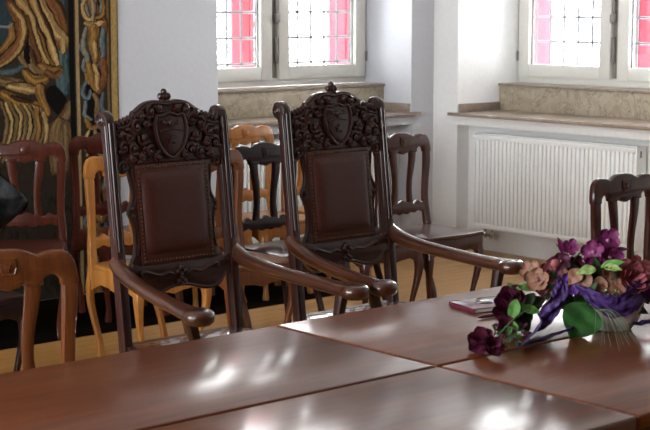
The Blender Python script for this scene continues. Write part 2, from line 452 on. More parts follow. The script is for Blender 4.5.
# ------------------------------------------------------------------ tapestry
def paint():
    """strokes in tapestry units: u to the right, v down, 1 unit about 6.7 mm"""
    T = (.38, .20, .05); L = (.60, .39, .15); D = (.07, .03, .012); BL = (.035, .055, .065); K = (.006, .005, .004); G = (.26, .165, .075)
    Rr = (.24, .10, .035)
    S = []
    def st(pts, w, c, e=D): S.append((pts, w, c, e))
    st([(4, -6), (6, 20), (8, 44)], 12, BL, BL)
    st([(58, -10), (60, 60), (61, 92)], 12, (.10, .15, .15), BL)
    # great swirl of drapery
    st([(40, -6), (52, 8), (60, 26), (58, 44)], 13, Rr); st([(36, -4), (46, 14), (55, 34), (63, 40), (62, 52)], 8, L)
    st([(27, -8), (36, 14), (46, 40), (50, 62)], 11, T); st([(30, -8), (40, 20), (50, 44), (56, 66)], 5, L)
    st([(19, -8), (26, 14), (36, 36), (44, 60), (52, 72)], 9, T); st([(15, -6), (24, 6), (32, 22), (38, 44), (47, 66)], 4, L)
    st([(25, 20), (29, 40), (36, 62)], 8, Rr); st([(24, 50), (30, 68), (40, 80)], 12, G)
    st([(40, 66), (50, 72), (58, 70)], 8, T)
    st([(24, 72), (32, 80), (42, 78)], 8, T); st([(44, 72), (52, 76), (58, 72)], 5, Rr)
    st([(26, 30), (25, 45), (27, 62)], 4, K, K)
    st([(11, 6), (19, 18), (20, 36), (12, 54), (-4, 66)], 10, Rr); st([(12, 6), (22, 20), (22, 40), (13, 58), (-4, 68)], 3.4, L)
    st([(12, 24), (12, 38), (4, 48), (-4, 52)], 5, T)
    st([(-3, 26), (8, 27), (12, 24)], 3, (.30, .32, .30), BL)
    st([(-2, 72), (12, 70), (20, 66)], 5, (.10, .13, .14), BL)
    # lower figure
    st([(-2, 78), (8, 80), (18, 82)], 8, G); st([(8, 84), (22, 87), (36, 90)], 8, L); st([(2, 92), (14, 100), (30, 106), (36, 110)], 9, T)
    st([(38, 86), (40, 98), (44, 112)], 8, T); st([(10, 96), (20, 99), (30, 102)], 3, D, K)
    for k in range(9):
        x = -2+k*4.6
        st([(x+2, 100+k), (x+7, 118), (x+4, 138), (x-3, 158)], 3.0, L if k % 2 else G, K)
    st([(40, 112), (44, 126), (42, 146)], 3.4, L); st([(34, 108), (36, 126), (33, 146)], 4, T)
    st([(50, 92), (56, 104), (62, 112)], 12, K, K); st([(50, 126), (62, 116), (68, 104)], 8, G, D)
    st([(56, 124), (54, 140), (52, 170)], 13, G, D); st([(62, 126), (63, 150), (62, 170)], 9, (.24, .15, .07), D)
    # lower wall part below is dark ground with leaves
    rnd = random.Random(3)
    for k in range(60):
        x = rnd.uniform(-6, 66); y = rnd.uniform(152, 290); st([(x, y), (x+rnd.uniform(-6, 6), y+6), (x+rnd.uniform(-8, 8), y+14)], rnd.uniform(1.5, 3), rnd.choice([(.03, .02, .01), D, (.03, .028, .02)]), K)
    # border
    B = []
    B.append(([(70, -60), (70, 300)], 4.2, K, K)); B.append(([(93, -60), (93, 300)], 14, K, K))
    B.append(([(76, -60), (76, 300)], 2.8, (.42, .28, .13), G)); B.append(([(107.5, -60), (107.5, 300)], 2.2, (.20, .11, .04), D))
    B.append(([(114, -60), (114, 300)], 5, (.44, .29, .10), (.34, .21, .07)))
    for oy in (-46, 0, 134, 268):
        def b(pts, w, c, e=D): B.append(([(x, y+oy) for x, y in pts], w*1.15, c, e))
        b([(86, 0), (82, 8), (84, 18), (90, 20), (94, 14)], 3, L); b([(102, 0), (104, 8), (102, 18), (96, 20)], 3, T)
        b([(92, 0), (94, 12), (92, 24)], 3.4, (.40, .30, .2)); b([(84, 24), (94, 26), (102, 23)], 3.4, L)
        b([(86, 30), (83, 44), (86, 60), (90, 70)], 4, (.30, .26, .18), BL); b([(102, 30), (103, 46), (101, 60)], 4, (.20, .24, .24), BL)
        b([(94, 30), (92, 44), (95, 62)], 7, T); b([(94, 44), (94, 52), (94, 58)], 3.6, L); b([(88, 66), (90, 80), (96, 92)], 5, T); b([(102, 62), (104, 78), (98, 94)], 5, Rr)
        b([(94, 66), (96, 78), (97, 90)], 3.4, L)
        b([(84, 84), (80, 94), (86, 100), (88, 92)], 2.6, (.17, .22, .24), BL); b([(84, 104), (82, 116), (88, 122)], 3, (.22, .24, .22), BL)
        b([(92, 96), (96, 108), (94, 124)], 4, G); b([(102, 96), (100, 108), (104, 124)], 3, (.12, .17, .19), BL); b([(84, 122), (88, 130), (96, 128)], 3.4, T)
    return S, B
def tapestry():
    x0, x1 = 2.6, 5.072; z0, z1 = .006, 3.35
    XS = [x0+(4.22-x0)*k/90 for k in range(90)]+[4.22+(x1-4.22)*k/250 for k in range(251)]
    ZS = [z0+(.95-z0)*k/60 for k in range(60)]+[.95+.85*k/230 for k in range(230)]+[1.80+(z1-1.80)*k/90 for k in range(91)]
    nx, nz = len(XS)-1, len(ZS)-1
    S, B = paint()
    segs = []
    for lay, (pts, w, c, e) in enumerate(S+B):
        P = [pts[0]]
        if len(pts) > 2:
            ext = [pts[0]]+list(pts)+[pts[-1]]; P = []
            for i in range(len(pts)-1):
                a, b_, c_, d = [Vector(ext[i+j]) for j in range(4)]
                for j in range(5):
                    t = j/5; P.append(tuple(.5*((2*b_)+(c_-a)*t+(2*a-5*b_+4*c_-d)*t*t+(3*b_-a-3*c_+d)*t**3)))
            P.append(pts[-1])
        else: P = list(pts)
        straight = len(pts) == 2
        segs.append((P, w, c, e, straight, len(S) <= lay, min(p[0] for p in P)-w-2, max(p[0] for p in P)+w+2, min(p[1] for p in P)-w-2, max(p[1] for p in P)+w+2))
    b = bmesh.new(); cl = b.loops.layers.float_color.new('Col')
    V = []; col = {}
    for i in range(nx+1):
        row = []
        for j in range(nz+1):
            X = XS[i]; Z = ZS[j]
            u = (X-4.284)*149.5+.3; v = 50-(Z-1.466)*172
            # gently warp for a hand-woven look
            nv = noise.noise(Vector((u*.08, v*.08, 0)))*1.8+noise.noise(Vector((u*.3, v*.3, 4)))*.7; nu = noise.noise(Vector((u*.08, v*.08, 9)))*1.8+noise.noise(Vector((u*.3, v*.3, 7)))*.7
            c = (.035, .026, .018)
            if u < -6:     # continuing field: repeat the figure mirrored
                uu = -12-u
                while uu > 66: uu -= 66
                u_ = uu
            else: u_ = u
            for lay, (P, w, cc, e, stt, isb, a0, a1, b0, b1) in enumerate(segs):
                uu, vv = (u_+nu, v+nv) if not stt else (u_, v)
                if isb and u < -6: continue
                if uu < a0 or uu > a1 or vv < b0 or vv > b1: continue
                best = 1e9; side = 0
                for k in range(len(P)-1):
                    ax, ay = P[k]; dx, dy = P[k+1][0]-ax, P[k+1][1]-ay
                    L2 = dx*dx+dy*dy
                    if L2 < 1e-9: continue
                    t = max(0, min(1, ((uu-ax)*dx+(vv-ay)*dy)/L2))
                    ex, ey = uu-ax-dx*t, vv-ay-dy*t; d = math.hypot(ex, ey)
                    if d < best: best = d; side = 1 if dx*ey-dy*ex > 0 else -1; tt = (k+t)/(len(P)-1)
                ww = w*(.62 if stt else .74*(.6+.4*math.sin(PI*min(1, max(0, tt*.85+.1)))))
                if best < ww:
                    q = best/ww
                    if stt: s_ = 1-.35*q
                    else:
                        n = q*side
                        st_ = noise.noise(Vector((best*side*.9, tt*2.2, lay*3.7)))
                        s_ = .80-.75*n*n+.42*n+.55*st_
                        if w > 6: s_ += .22*math.sin(best*side*1.25+2*noise.noise(Vector((uu*.07, vv*.07, lay))))
                        s_ = max(-.1, min(1.15, s_))*(1-.75*max(0, (q-.8)/.2))
                    c = tuple(max(0, e[m_]*(1-s_)*.8+cc[m_]*s_) for m_ in range(3))
            row.append(b.verts.new((X, BY-.012-.004*noise.noise(Vector((X*3, Z*2, 0))), Z))); col[row[-1]] = (*c, 1)
        V.append(row)
    for i in range(nx):
        for j in range(nz):
            fc = b.faces.new((V[i][j], V[i+1][j], V[i+1][j+1], V[i][j+1]))
            for lp in fc.loops: lp[cl] = col[lp.vert]
    # back and edges
    e0 = [v for v in b.verts]
    back = [b.verts.new((x, BY-.003, z)) for x, z in ((x0, z0), (x1, z0), (x1, z1), (x0, z1))]
    b.faces.new(list(reversed(back)))
    me = bpy.data.meshes.new('tapestry'); b.to_mesh(me); b.free()
    m, nt, bs = new_mat('woven_wool_tapestry')
    at = N(nt, 'ShaderNodeVertexColor', layer_name='Col'); tc = N(nt, 'ShaderNodeTexCoord')
    mp = N(nt, 'ShaderNodeMapping'); mp.inputs['Scale'].default_value = (1, 1, .25)
    nz_ = N(nt, 'ShaderNodeTexNoise', Scale=160.0, Detail=3.0); nt.links.new(tc.outputs['Object'], mp.inputs['Vector']); nt.links.new(mp.outputs['Vector'], nz_.inputs['Vector'])
    rp = ramp(nt, [(.3, (.55, .55, .55)), (.7, (1.0, 1.0, 1.0))]); nt.links.new(nz_.outputs['Fac'], rp.inputs['Fac'])
    mx = N(nt, 'ShaderNodeMix', data_type='RGBA', blend_type='MULTIPLY'); mx.inputs[0].default_value = 1
    nt.links.new(at.outputs['Color'], mx.inputs[6]); nt.links.new(rp.outputs['Color'], mx.inputs[7])
    nt.links.new(mx.outputs[2], bs.inputs['Base Color']); bs.inputs['Roughness'].default_value = .95; bs.inputs['Specular IOR Level'].default_value = .1
    bp = N(nt, 'ShaderNodeBump', Strength=.4, Distance=.003); nt.links.new(nz_.outputs['Fac'], bp.inputs['Height']); nt.links.new(bp.outputs['Normal'], bs.inputs['Normal'])
    me.materials.append(m)
    o = bpy.data.objects.new('tapestry', me); C.objects.link(o)
    tag(o, 'large woven tapestry with golden brown drapery and ornamental border hanging on the back wall', 'tapestry')
tapestry()

# dark runner under the chairs by the tapestry
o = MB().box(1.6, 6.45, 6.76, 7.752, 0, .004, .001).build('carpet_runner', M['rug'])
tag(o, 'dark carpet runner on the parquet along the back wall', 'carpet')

# ------------------------------------------------------------------ conference tables
def table(x0, x1, y0, y1, label):
    cx, cy = (x0+x1)/2, (y0+y1)/2; root = thing('conference_table', label, 'table', (cx, cy, 0))
    hx, hy = (x1-x0)/2-.003, (y1-y0)/2-.003
    m = MB()
    b = bmesh.new(); bmesh.ops.create_cube(b, size=1)
    for v in b.verts: v.co = Vector((v.co.x*2*hx, v.co.y*2*hy, .732+v.co.z*.036))
    bmesh.ops.bevel(b, geom=list(b.edges), offset=.007, segments=3, affect='EDGES', profile=.5)
    m.add(b); m.build('table_top', M['table'], root, ang=60)
    m = MB(); a = .05
    m.box(-hx+a, hx-a, -hy+a, -hy+a+.02, .63, .714, .002); m.box(-hx+a, hx-a, hy-a-.02, hy-a, .63, .714, .002)
    m.box(-hx+a, -hx+a+.02, -hy+a+.02, hy-a-.02, .63, .714, .002); m.box(hx-a-.02, hx-a, -hy+a+.02, hy-a-.02, .63, .714, .002)
    m.build('apron', M['apron'], root)
    for sx in (-1, 1):
        for sy in (-1, 1):
            px, py = sx*(hx-.09), sy*(hy-.09)
            MB().sweep([(px, py, .714), (px, py, .5), (px, py, 0)], [(.032, .032), (.03, .03), (.02, .02)], n=8, sq=6, smooth=1).build('leg', M['apron'], root)
    return root
SX, SY = 2.883, 2.870
table(1.28, SX-.002, SY+.003, 3.57, 'glossy brown conference table at left in front of the left carved armchair')
table(SX+.002, SX+1.602, SY+.003, 3.575, 'glossy brown conference table bearing the maroon booklet')
table(1.28, SX-.002, 2.19, SY-.003, 'glossy brown conference table nearest the camera, at the bottom left of the four joined tops')
table(SX+.002, SX+1.602, 2.19, SY-.003, 'glossy brown conference table at the lower right, nearest the green leaf of the flowers')
table(SX+1.606, SX+3.2, SY+.003, 3.57, 'brown conference table at the far right end in front of the single mahogany chair')

# ------------------------------------------------------------------ small chair
def back_shape(z, w):          # gentle S of the back in side view
    t = (z-.46)/.54
    return .205+.028*t+.012*math.sin(t*2*PI)*.6
def small_chair(mat, name='side_chair'):
    root = thing(name, '', 'chair', (0, 0, 0))
    def bend(m):
        for v in m.bm.verts:
            if v.co.z > .44: v.co.y += back_shape(v.co.z, 0)
            else: v.co.y += back_shape(.44, 0)
        return m
    # crest
    half = [(.0, 1.0), (.035, .998), (.062, .990), (.082, .981), (.098, .978), (.12, .985), (.155, .988), (.185, .980), (.205, .958), (.214, .925), (.214, .88), (.166, .88), (.160, .900), (.144, .915), (.122, .914), (.108, .900), (.104, .885), (.052, .885), (.046, .893), (.034, .885), (.018, .880)]
    out = half+[(0, .876)]+[(-x, z) for x, z in reversed(half[1:])]
    m = MB().plate(out, .032, .008, smooth=3); cr = bend(m).build('crest_rail', mat, root)
    m = MB().plate([(-.024, .972), (.024, .972), (.024, .945), (.018, .926), (-.018, .926), (-.024, .945)], .008, .002, smooth=1, y=-.016)
    m.sweep([(x, -.019, z) for x, z in ((-.024, .972), (.024, .972), (.024, .945), (.018, .926), (-.018, .926), (-.024, .945), (-.024, .972))], .0025, n=5, smooth=1)
    m.plate([((.014 if k % 2 else .006)*math.cos(k*PI/5+PI/2), .948+(.014 if k % 2 else .006)*math.sin(k*PI/5-PI/2+PI)) for k in range(10)], .006, .001, smooth=1, y=-.021)
    bend(m).build('carved_emblem', mat, cr)
    for s_ in (-1, 1):
        pts = []; 
        P = [(.190, .89), (.189, .82), (.183, .72), (.181, .62), (.186, .54), (.190, .46)]
        m = MB().sweep([(s_*x, 0, z) for x, z in P], [(.024, .016), (.024, .017), (.021, .016), (.021, .016), (.023, .018), (.023, .02)], n=10, sq=3.5, up=(0, 1, 0), smooth=3)
        bend(m).build('back_post', mat, root)
        P = [(.078, .90), (.072, .84), (.058, .74), (.056, .66), (.064, .58)]
        m = MB().sweep([(s_*x, 0, z) for x, z in P], [(.026, .012), (.024, .011), (.019, .011), (.018, .011), (.023, .011)], n=8, sq=3.5, up=(0, 1, 0), smooth=3)
        bend(m).build('slat', mat, root)
    half = [(0, .612), (.03, .598), (.055, .600), (.075, .588), (.095, .592), (.12, .606), (.15, .590), (.176, .600), (.176, .540), (.15, .538), (.12, .548), (.09, .535), (.06, .540), (.03, .530)]
    out = half+[(0, .538)]+[(-x, z) for x, z in reversed(half[1:])]
    bend(MB().plate(out, .026, .006, smooth=2)).build('lower_rail', mat, root)
    # seat
    W = .222
    out = [(-.195, .225), (0, .225), (.195, .225), (.205, .1), (.215, -.05), (W, -.2), (W-.008, -.222), (.16, -.222), (.07, -.232), (0, -.236), (-.07, -.232), (-.16, -.222), (-W+.008, -.222), (-W, -.2), (-.215, -.05), (-.205, .1)]
    m = MB().plate(out, .024, .007, smooth=1, plane='XY', y=.452); m.build('seat', mat, root)
    # apron: four rails with scalloped lower edge
    m = MB()
    ap = [(-.214, .442), (.214, .442), (.214, .335), (.18, .350), (.12, .372), (.05, .365), (0, .352), (-.05, .365), (-.12, .372), (-.18, .350), (-.214, .335)]
    m.plate(ap, .022, .003, smooth=1, y=-.207); m.plate([(x*.86, z) for x, z in ap], .02, .003, smooth=1, y=.195)
    for s_ in (-1, 1): m.plate([(x*.93, z) for x, z in ap], .02, .003, smooth=1, plane='YZ', y=s_*.195)
    m.build('apron', mat, root)
    for s_ in (-1, 1):
        x, y = s_*.195, -.198
        P = [(x-s_*.006, y+.010, .44), (x-s_*.002, y+.002, .38), (x+s_*.004, y-.008, .33), (x-s_*.002, y-.002, .25), (x-s_*.022, y+.014, .14), (x-s_*.030, y+.018, .07), (x-s_*.024, y+.010, .018), (x-s_*.020, y+.006, 0)]
        MB().sweep(P, [(.024, .024), (.026, .026), (.024, .024), (.018, .018), (.013, .013), (.013, .013), (.018, .018), (.016, .016)], n=10, sq=3, up=(0, 1, 0)).build('leg', mat, root)
        x, y = s_*.19, .205
        P = [(x, y, .47), (x, y+.006, .42), (x, y+.028, .34), (x, y+.018, .25), (x, y-.025, .15), (x, y-.055, .07), (x, y-.060, 0)]
        MB().sweep(P, [(.02, .02), (.02, .022), (.019, .021), (.017, .018), (.015, .016), (.016, .016), (.018, .018)], n=10, sq=3.5, up=(0, 1, 0)).build('leg', mat, root)
    return root
W0 = M['mahogany']
sc = small_chair(W0)
sc['group'] = 'wooden side chairs around the room'
G = sc['group']
sc.location = (5.27, 3.90, 0); sc['label'] = 'dark mahogany side chair behind the flowers, in front of the white radiator'
def put(x, y, rz, mat, label): return dup(sc, (x, y, .0042 if y > 7 else 0), rz, label, G, {W0: M[mat]})
put(6.01, 6.06, 0, 'mahogany', 'mahogany side chair in the window corner, just right of the right hand carved armchair')
put(5.525, 6.05, 0, 'mahogany', 'mahogany side chair mostly hidden behind the right hand carved armchair')
put(5.04, 6.10, 0, 'ebony', 'nearly black side chair seen in the gap between the two carved armchairs')
put(5.67, 7.08, 0, 'tan', 'light orange brown side chair against the back wall behind the nearly black chair')
put(5.17, 7.09, 0, 'tan', 'light brown side chair against the back wall, hidden behind the left carved armchair')
put(6.17, 7.09, 0, 'tan', 'light brown side chair below the back window, hidden behind the right carved armchair')
put(4.600, 6.00, 0, 'brown', 'mid brown side chair mostly hidden behind the left hand carved armchair')
put(4.16, 6.13, 0, 'honey', 'pale honey side chair just left of the left hand carved armchair')
put(4.00, 7.03, R(-32), 'redwood', 'reddish brown side chair at far left below the tapestry, half covered by the black coat')
put(4.66, 7.12, R(-10), 'redwood', 'reddish brown side chair below the tapestry border, behind the honey chair')
put(3.10, 6.04, 0, 'ebony', 'dark side chair at the left edge under the hanging black coat')
put(2.165, 3.80, R(-14), 'brown', 'mid brown side chair drawn up to the left table, nearest the camera')

# ------------------------------------------------------------------ thrones
LEAN, ZL = .115, .46
def throne():
    root = thing('carved_armchair', '', 'armchair', (0, 0, 0))
    mt = M['throne']
    KX = .92       # back a little narrower than the seat
    # posts: profile in YZ, scroll curling to the back at the top
    sp = [(-.022, .0), (-.023, .46), (-.023, 1.277), (-.018, 1.304), (-.002, 1.321), (.018, 1.326), (.040, 1.319), (.054, 1.300), (.055, 1.276), (.042, 1.258), (.028, 1.252), (.024, 1.235), (.024, .46), (.022, 0)]
    for s_ in (-1, 1):
        m = MB().plate(sp, .042, .006, smooth=1, plane='YZ', y=s_*.288)
        for e in (-1, 1):       # volute reliefs on both flanks
            cx = s_*.288+e*.022
            P = [(cx, .022+.026*(1-t/9*.8)*math.cos(t*1.1), 1.288+.026*(1-t/9*.8)*math.sin(t*1.1)) for t in range(10)]
            m.sweep(P, .004, n=6, up=(1, 0, 0), smooth=2); m.ball((cx, .022, 1.288), (.006, .010, .010), seg=8)
            m.sweep([(cx, -.012, .85), (cx, -.012, 1.27)], .0035, n=6, smooth=1)
        for e in (-1, 1): m.sweep([(s_*.288+e*.010, -.025, .80), (s_*.288+e*.010, -.025, 1.28)], .004, n=6, smooth=1)
        m.narrow(KX).shear(LEAN, ZL)
        m.build('back_post', mt, root)
    # crest panel
    half = [(0, 1.352), (.05, 1.358), (.10, 1.352), (.135, 1.335), (.155, 1.322), (.168, 1.318), (.176, 1.302), (.192, 1.298), (.21, 1.280), (.24, 1.272), (.268, 1.272), (.268, 1.13), (.262, 1.098), (.245, 1.085), (.225, 1.092), (.213, 1.108), (.195, 1.115), (.10, 1.118)]
    out = half+[(0, 1.118)]+[(-x, z) for x, z in reversed(half[1:])]
    m = MB().plate(out, .03, .005, smooth=2)
    rim = [(x*.965, z-.012) for x, z in half[:11]]
    for s_ in (-1, 1):
        m.sweep([(s_*x, -.018, z) for x, z in rim], .0055, n=6, up=(0, 1, 0), smooth=2)
        P = [(s_*(.238+.026*(1-t/12)*math.cos(-PI*.2+t*.8)), -.018, 1.112+.026*(1-t/12)*math.sin(-PI*.2+t*.8)) for t in range(12)]
        m.sweep(P, .006, n=6, up=(0, 1, 0), smooth=2)
    crest = m.narrow(KX).shear(LEAN, ZL).build('crest_panel', mt, root)
    # foliage scroll carving
    sp_ = [(.118, 1.275, .030, 1, .3), (.163, 1.262, .026, -1, 2), (.205, 1.228, .028, 1, 1), (.232, 1.185, .022, -1, 2.5), (.185, 1.180, .027, 1, 4), (.135, 1.215, .026, -1, .5), (.150, 1.150, .022, 1, 2), (.105, 1.165, .026, -1, 3.6), (.205, 1.143, .018, -1, .2), (.068, 1.142, .018, 1, 5), (.088, 1.318, .020, -1, 1.5), (.045, 1.326, .016, 1, 3.5), (.140, 1.300, .016, 1, 0), (.24, 1.235, .014, -1, 0)]
    for s_ in (-1, 1):
        m = MB()
        for (x, z, r, d, ph) in sp_:
            P = [(s_*(x+r*(1-t/11)**.9*math.cos(ph+d*t*.72)), -.018-.006*t/10, z+r*(1-t/11)**.9*math.sin(ph+d*t*.72)) for t in range(11)]
            m.sweep(P, [(.004+.0065*math.sin(PI*min(1, (t+2)/12)), .010) for t in range(11)], n=6, up=(0, 1, 0), smooth=1)
            m.ball((s_*x, -.026, z), (.010, .010, .010), seg=8)
            a = ph+PI; m.ball((s_*(x+r*1.1*math.cos(a)), -.020, z+r*1.1*math.sin(a)), (.013, .010, .009), seg=8)
        for k in range(10):
            t = k/9; x = .17+.085*t; z = 1.300-.025*t
            m.ball((s_*x, -.014, z-.004+.008*(k % 2)), (.009, .012, .011), seg=6)
        m.narrow(KX).shear(LEAN, ZL).build('leaf_carving', mt, crest)
    m = MB().plate([(-.048, 1.300), (-.03, 1.292), (0, 1.302), (.03, 1.292), (.048, 1.300), (.056, 1.265), (.052, 1.22), (.035, 1.175), (0, 1.145), (-.035, 1.175), (-.052, 1.22), (-.056, 1.265)], .016, .006, smooth=3, y=-.022)
    rimP = [(-.050, 1.302), (-.060, 1.265), (-.056, 1.215), (-.038, 1.168), (0, 1.136), (.038, 1.168), (.056, 1.215), (.060, 1.265), (.050, 1.302), (.03, 1.298), (0, 1.308), (-.03, 1.298), (-.050, 1.302)]
    m.sweep([(x, -.030, z) for x, z in rimP], .006, n=6, up=(0, 1, 0), smooth=3)
    star = []
    for k in range(10):
        a = PI/2+k*PI/5; r = .020 if k % 2 == 0 else .008; star.append((r*math.cos(a), 1.205+r*math.sin(a)))
    m.plate(star, .010, .002, smooth=1, y=-.034)
    m.sweep([(-.046, -.032, 1.238), (0, -.034, 1.247), (.046, -.032, 1.238)], .003, n=6, up=(0, 1, 0))
    for s_ in (-1, 1):
        m.sweep([(0, -.034, 1.255), (s_*.012, -.036, 1.270), (s_*.026, -.036, 1.268), (s_*.03, -.034, 1.282)], [(.007, .005), (.007, .005), (.005, .005), (.003, .003)], n=6, up=(0, 1, 0))
    m.ball((0, -.036, 1.270), (.008, .006, .013), seg=8)
    m.narrow(1.3)
    m.narrow(KX).shear(LEAN, ZL).build('carved_shield', mt, crest)
    m = MB()
    for dx, dz, r in ((0, 1.387, .014), (-.019, 1.371, .0135), (.019, 1.371, .0135), (0, 1.368, .015), (-.014, 1.352, .012), (.014, 1.352, .012)): m.ball((dx, -.002, dz), (r, .014, r), seg=10)
    m.narrow(KX).shear(LEAN, ZL).build('finial', mt, crest)
    # side stiles of the padded frame
    for s_ in (-1, 1):
        o_ = [(.155, 1.125), (.205, 1.125), (.214, 1.10), (.208, 1.06), (.200, 1.02), (.204, .985), (.222, .955), (.226, .93), (.214, .905), (.205, .87), (.205, .82), (.214, .775), (.232, .735), (.155, .72)]
        m = MB().plate([(s_*x, z) for x, z in o_], .026, .005, smooth=2)
        m.sweep([(s_*(x-.012), -.014, z) for x, z in o_[2:12]], .0045, n=6, up=(0, 1, 0), smooth=2)
        for x, z in ((.214, .952), (.210, .925)): m.ball((s_*x, -.012, z), (.011, .011, .011), seg=8)
        m.narrow(KX).shear(LEAN, ZL).build('stile', mt, root)
    half = [(0, .735), (.19, .735), (.225, .745), (.250, .722), (.268, .720), (.268, .672), (.24, .660), (.21, .628), (.16, .612), (.10, .618), (.05, .634)]
    out = half+[(0, .638)]+[(-x, z) for x, z in reversed(half[1:])]
    m = MB().plate(out, .036, .005, smooth=2)
    bp_ = m.narrow(KX).shear(LEAN, ZL).build('bottom_panel', mt, root)
    m = MB()
    for dx, dz, r in ((0, .712, .014), (-.018, .698, .013), (.018, .698, .013), (0, .686, .012), (0, .672, .010), (-.015, .660, .012), (.015, .660, .012), (0, .650, .010)): m.ball((dx, -.022, dz), (r, .015, r), seg=8)
    for s_ in (-1, 1):
        m.sweep([(s_*x, -.019, z) for x, z in ((.02, .684), (.06, .698), (.10, .690), (.14, .700), (.18, .712), (.20, .706), (.196, .698))], .008, n=6, up=(0, 1, 0), smooth=3)
        m.sweep([(s_*x, -.015, z) for x, z in ((0, .648), (.05, .642), (.10, .628), (.16, .622), (.205, .638), (.24, .670))], .006, n=6, up=(0, 1, 0), smooth=3)
        P = [(s_*(.252+.016*(1-t/9)*math.cos(t*.9)), -.017, .725+.016*(1-t/9)*math.sin(t*.9)) for t in range(9)]
        m.sweep(P, .005, n=6, up=(0, 1, 0), smooth=2)
    m.narrow(KX).shear(LEAN, ZL).build('rosette_carving', mt, bp_)
    # leather
    m = MB().box(-.186, .186, -.020, .012, .735, 1.118, .004).narrow(KX).shear(LEAN, ZL); lp = m.build('leather_back', M['leather'], root)
    def pad(u, v):
        x = (u-.5)*.325; z = .772+v*.315
        ex = (1-abs(2*u-1)**6)*(1-abs(2*v-1)**6)
        return (x, -.019-.020*max(0, ex)**.5, z)
    MB().grid(pad, 24, 24).narrow(KX).shear(LEAN, ZL).build('leather_pad', M['leather'], lp, ang=80)
    m = MB()
    nails = [(-.174+.348*k/22, z) for k in range(23) for z in (.748, 1.105)]+[(s_*.174, .748+.357*k/23) for k in range(1, 23) for s_ in (-1, 1)]
    for x, z in nails: m.ball((x, -.021, z), (.0048, .004, .0048), seg=6)
    m.narrow(KX).shear(LEAN, ZL).build('nailhead_trim', M['brass'], lp)
    # seat
    so = [(-.255, .03), (.255, .03), (.30, -.10), (.335, -.35), (.345, -.58), (.33, -.615), (.15, -.63), (-.15, -.63), (-.33, -.615), (-.345, -.58), (-.335, -.35), (-.30, -.10)]
    m = MB().plate(so, .06, .006, smooth=1, plane='XY', y=.412); m.build('seat_frame', mt, root)
    def cush(u, v):
        y = -.60+v*.575; x = (u-.5)*(.65-.15*v*v); ex = (1-abs(2*u-1)**6)*(1-abs(2*v-1)**6)
        return (x, y, .444+.024*max(0, ex))
    MB().grid(cush, 20, 20).build('seat_cushion', M['seat_leather'], root, ang=80)
    # arms
    for s_ in (-1, 1):
        P = [(.276, .045, .762), (.278, .012, .738), (.286, -.05, .714), (.300, -.17, .694), (.316, -.32, .680), (.328, -.46, .670), (.336, -.55, .666), (.340, -.61, .666)]
        ex = .036 if s_ < 0 else 0
        P = [(x+ex*min(1, max(0, (-y-.05)/.55)), y, z) for x, y, z in P]
        m = MB().sweep([(s_*x, y, z) for x, y, z in P], [(.024, .026), (.026, .031), (.028, .030), (.028, .026), (.029, .025), (.032, .025), (.040, .025), (.042, .024)], n=14, sq=2.6, smooth=4)
        m.lathe([(0, -.027), (.040, -.027), (.053, -.016), (.057, 0), (.053, .016), (.040, .026), (.022, .022), (0, .028)], n=24, mat=Matrix.Translation((s_*(.340+ex), -.625, .664)), closed=True)
        m.build('armrest', M['arm'], root, ang=60)
        P = [(s_*(.335+ex), -.56, .65), (s_*(.325+ex*.6), -.555, .58), (s_*.318, -.55, .50), (s_*.315, -.55, .43)]
        MB().sweep(P, [(.022, .022), (.019, .019), (.022, .022), (.026, .026)], n=10, sq=4, up=(0, 1, 0)).build('arm_support', mt, root)
        x, y = s_*.30, -.575
        P = [(x, y, .44), (x+s_*.01, y-.012, .36), (x, y, .22), (x-s_*.01, y+.008, .10), (x+s_*.006, y-.008, .02), (x+s_*.006, y-.01, 0)]
        MB().sweep(P, [(.032, .032), (.034, .034), (.024, .024), (.018, .018), (.026, .026), (.024, .024)], n=10, sq=3, up=(0, 1, 0)).build('leg', mt, root)
    return root
t1 = throne(); t1.location = (3.402, 4.785, 0)
t1['label'] = 'left of the two high backed carved armchairs with leather backs, behind the left table'
t1['group'] = 'carved armchairs'
t2 = dup(t1, (4.252, 4.775, 0), 0, 'right of the two high backed carved armchairs with leather backs, nearer the windows', 'carved armchairs')

# ------------------------------------------------------------------ black coat over the edge chair
def coat():
    root = thing('coat', 'black coat hung over the chair at the left edge, one sleeve sticking out', 'coat', (3.10, 6.28, 0), 0)
    prof = [(.60, .20), (.655, .22), (.70, .34), (.74, .40), (.775, .455), (.815, .482), (.85, .45), (.90, .395), (.95, .335), (1.0, .28), (1.04, .235), (1.075, .17), (1.10, .06)]
    def f_(u, v):
        z = .60+.50*u; k = min(len(prof)-2, max([q for q in range(len(prof)) if prof[q][0] <= z+1e-6]))
        t = (z-prof[k][0])/(prof[k+1][0]-prof[k][0]); Rr = prof[k][1]*(1-t)+prof[k+1][1]*t
        a = 2*PI*v; hw = (Rr+.24)/2; e = min(1, math.sin(PI*min(1, .5*min(1, (1-u)*8)))+.02)
        ca = math.cos(a); x = (Rr-.24)/2+hw*ca; y = math.sin(a)*.115*e*(1-.5*max(0, ca)**2)
        n_ = noise.noise(Vector((x*9+z*7, y*6, z*16-x*12)))*.022+noise.noise(Vector((x*30, z*36, 3)))*.006
        return (x+n_*.4, y-.02+n_*(1 if y < 0 else -1), z)
    MB().grid(f_, 60, 90).build('coat_body', M['coat'], root, ang=80)
coat()

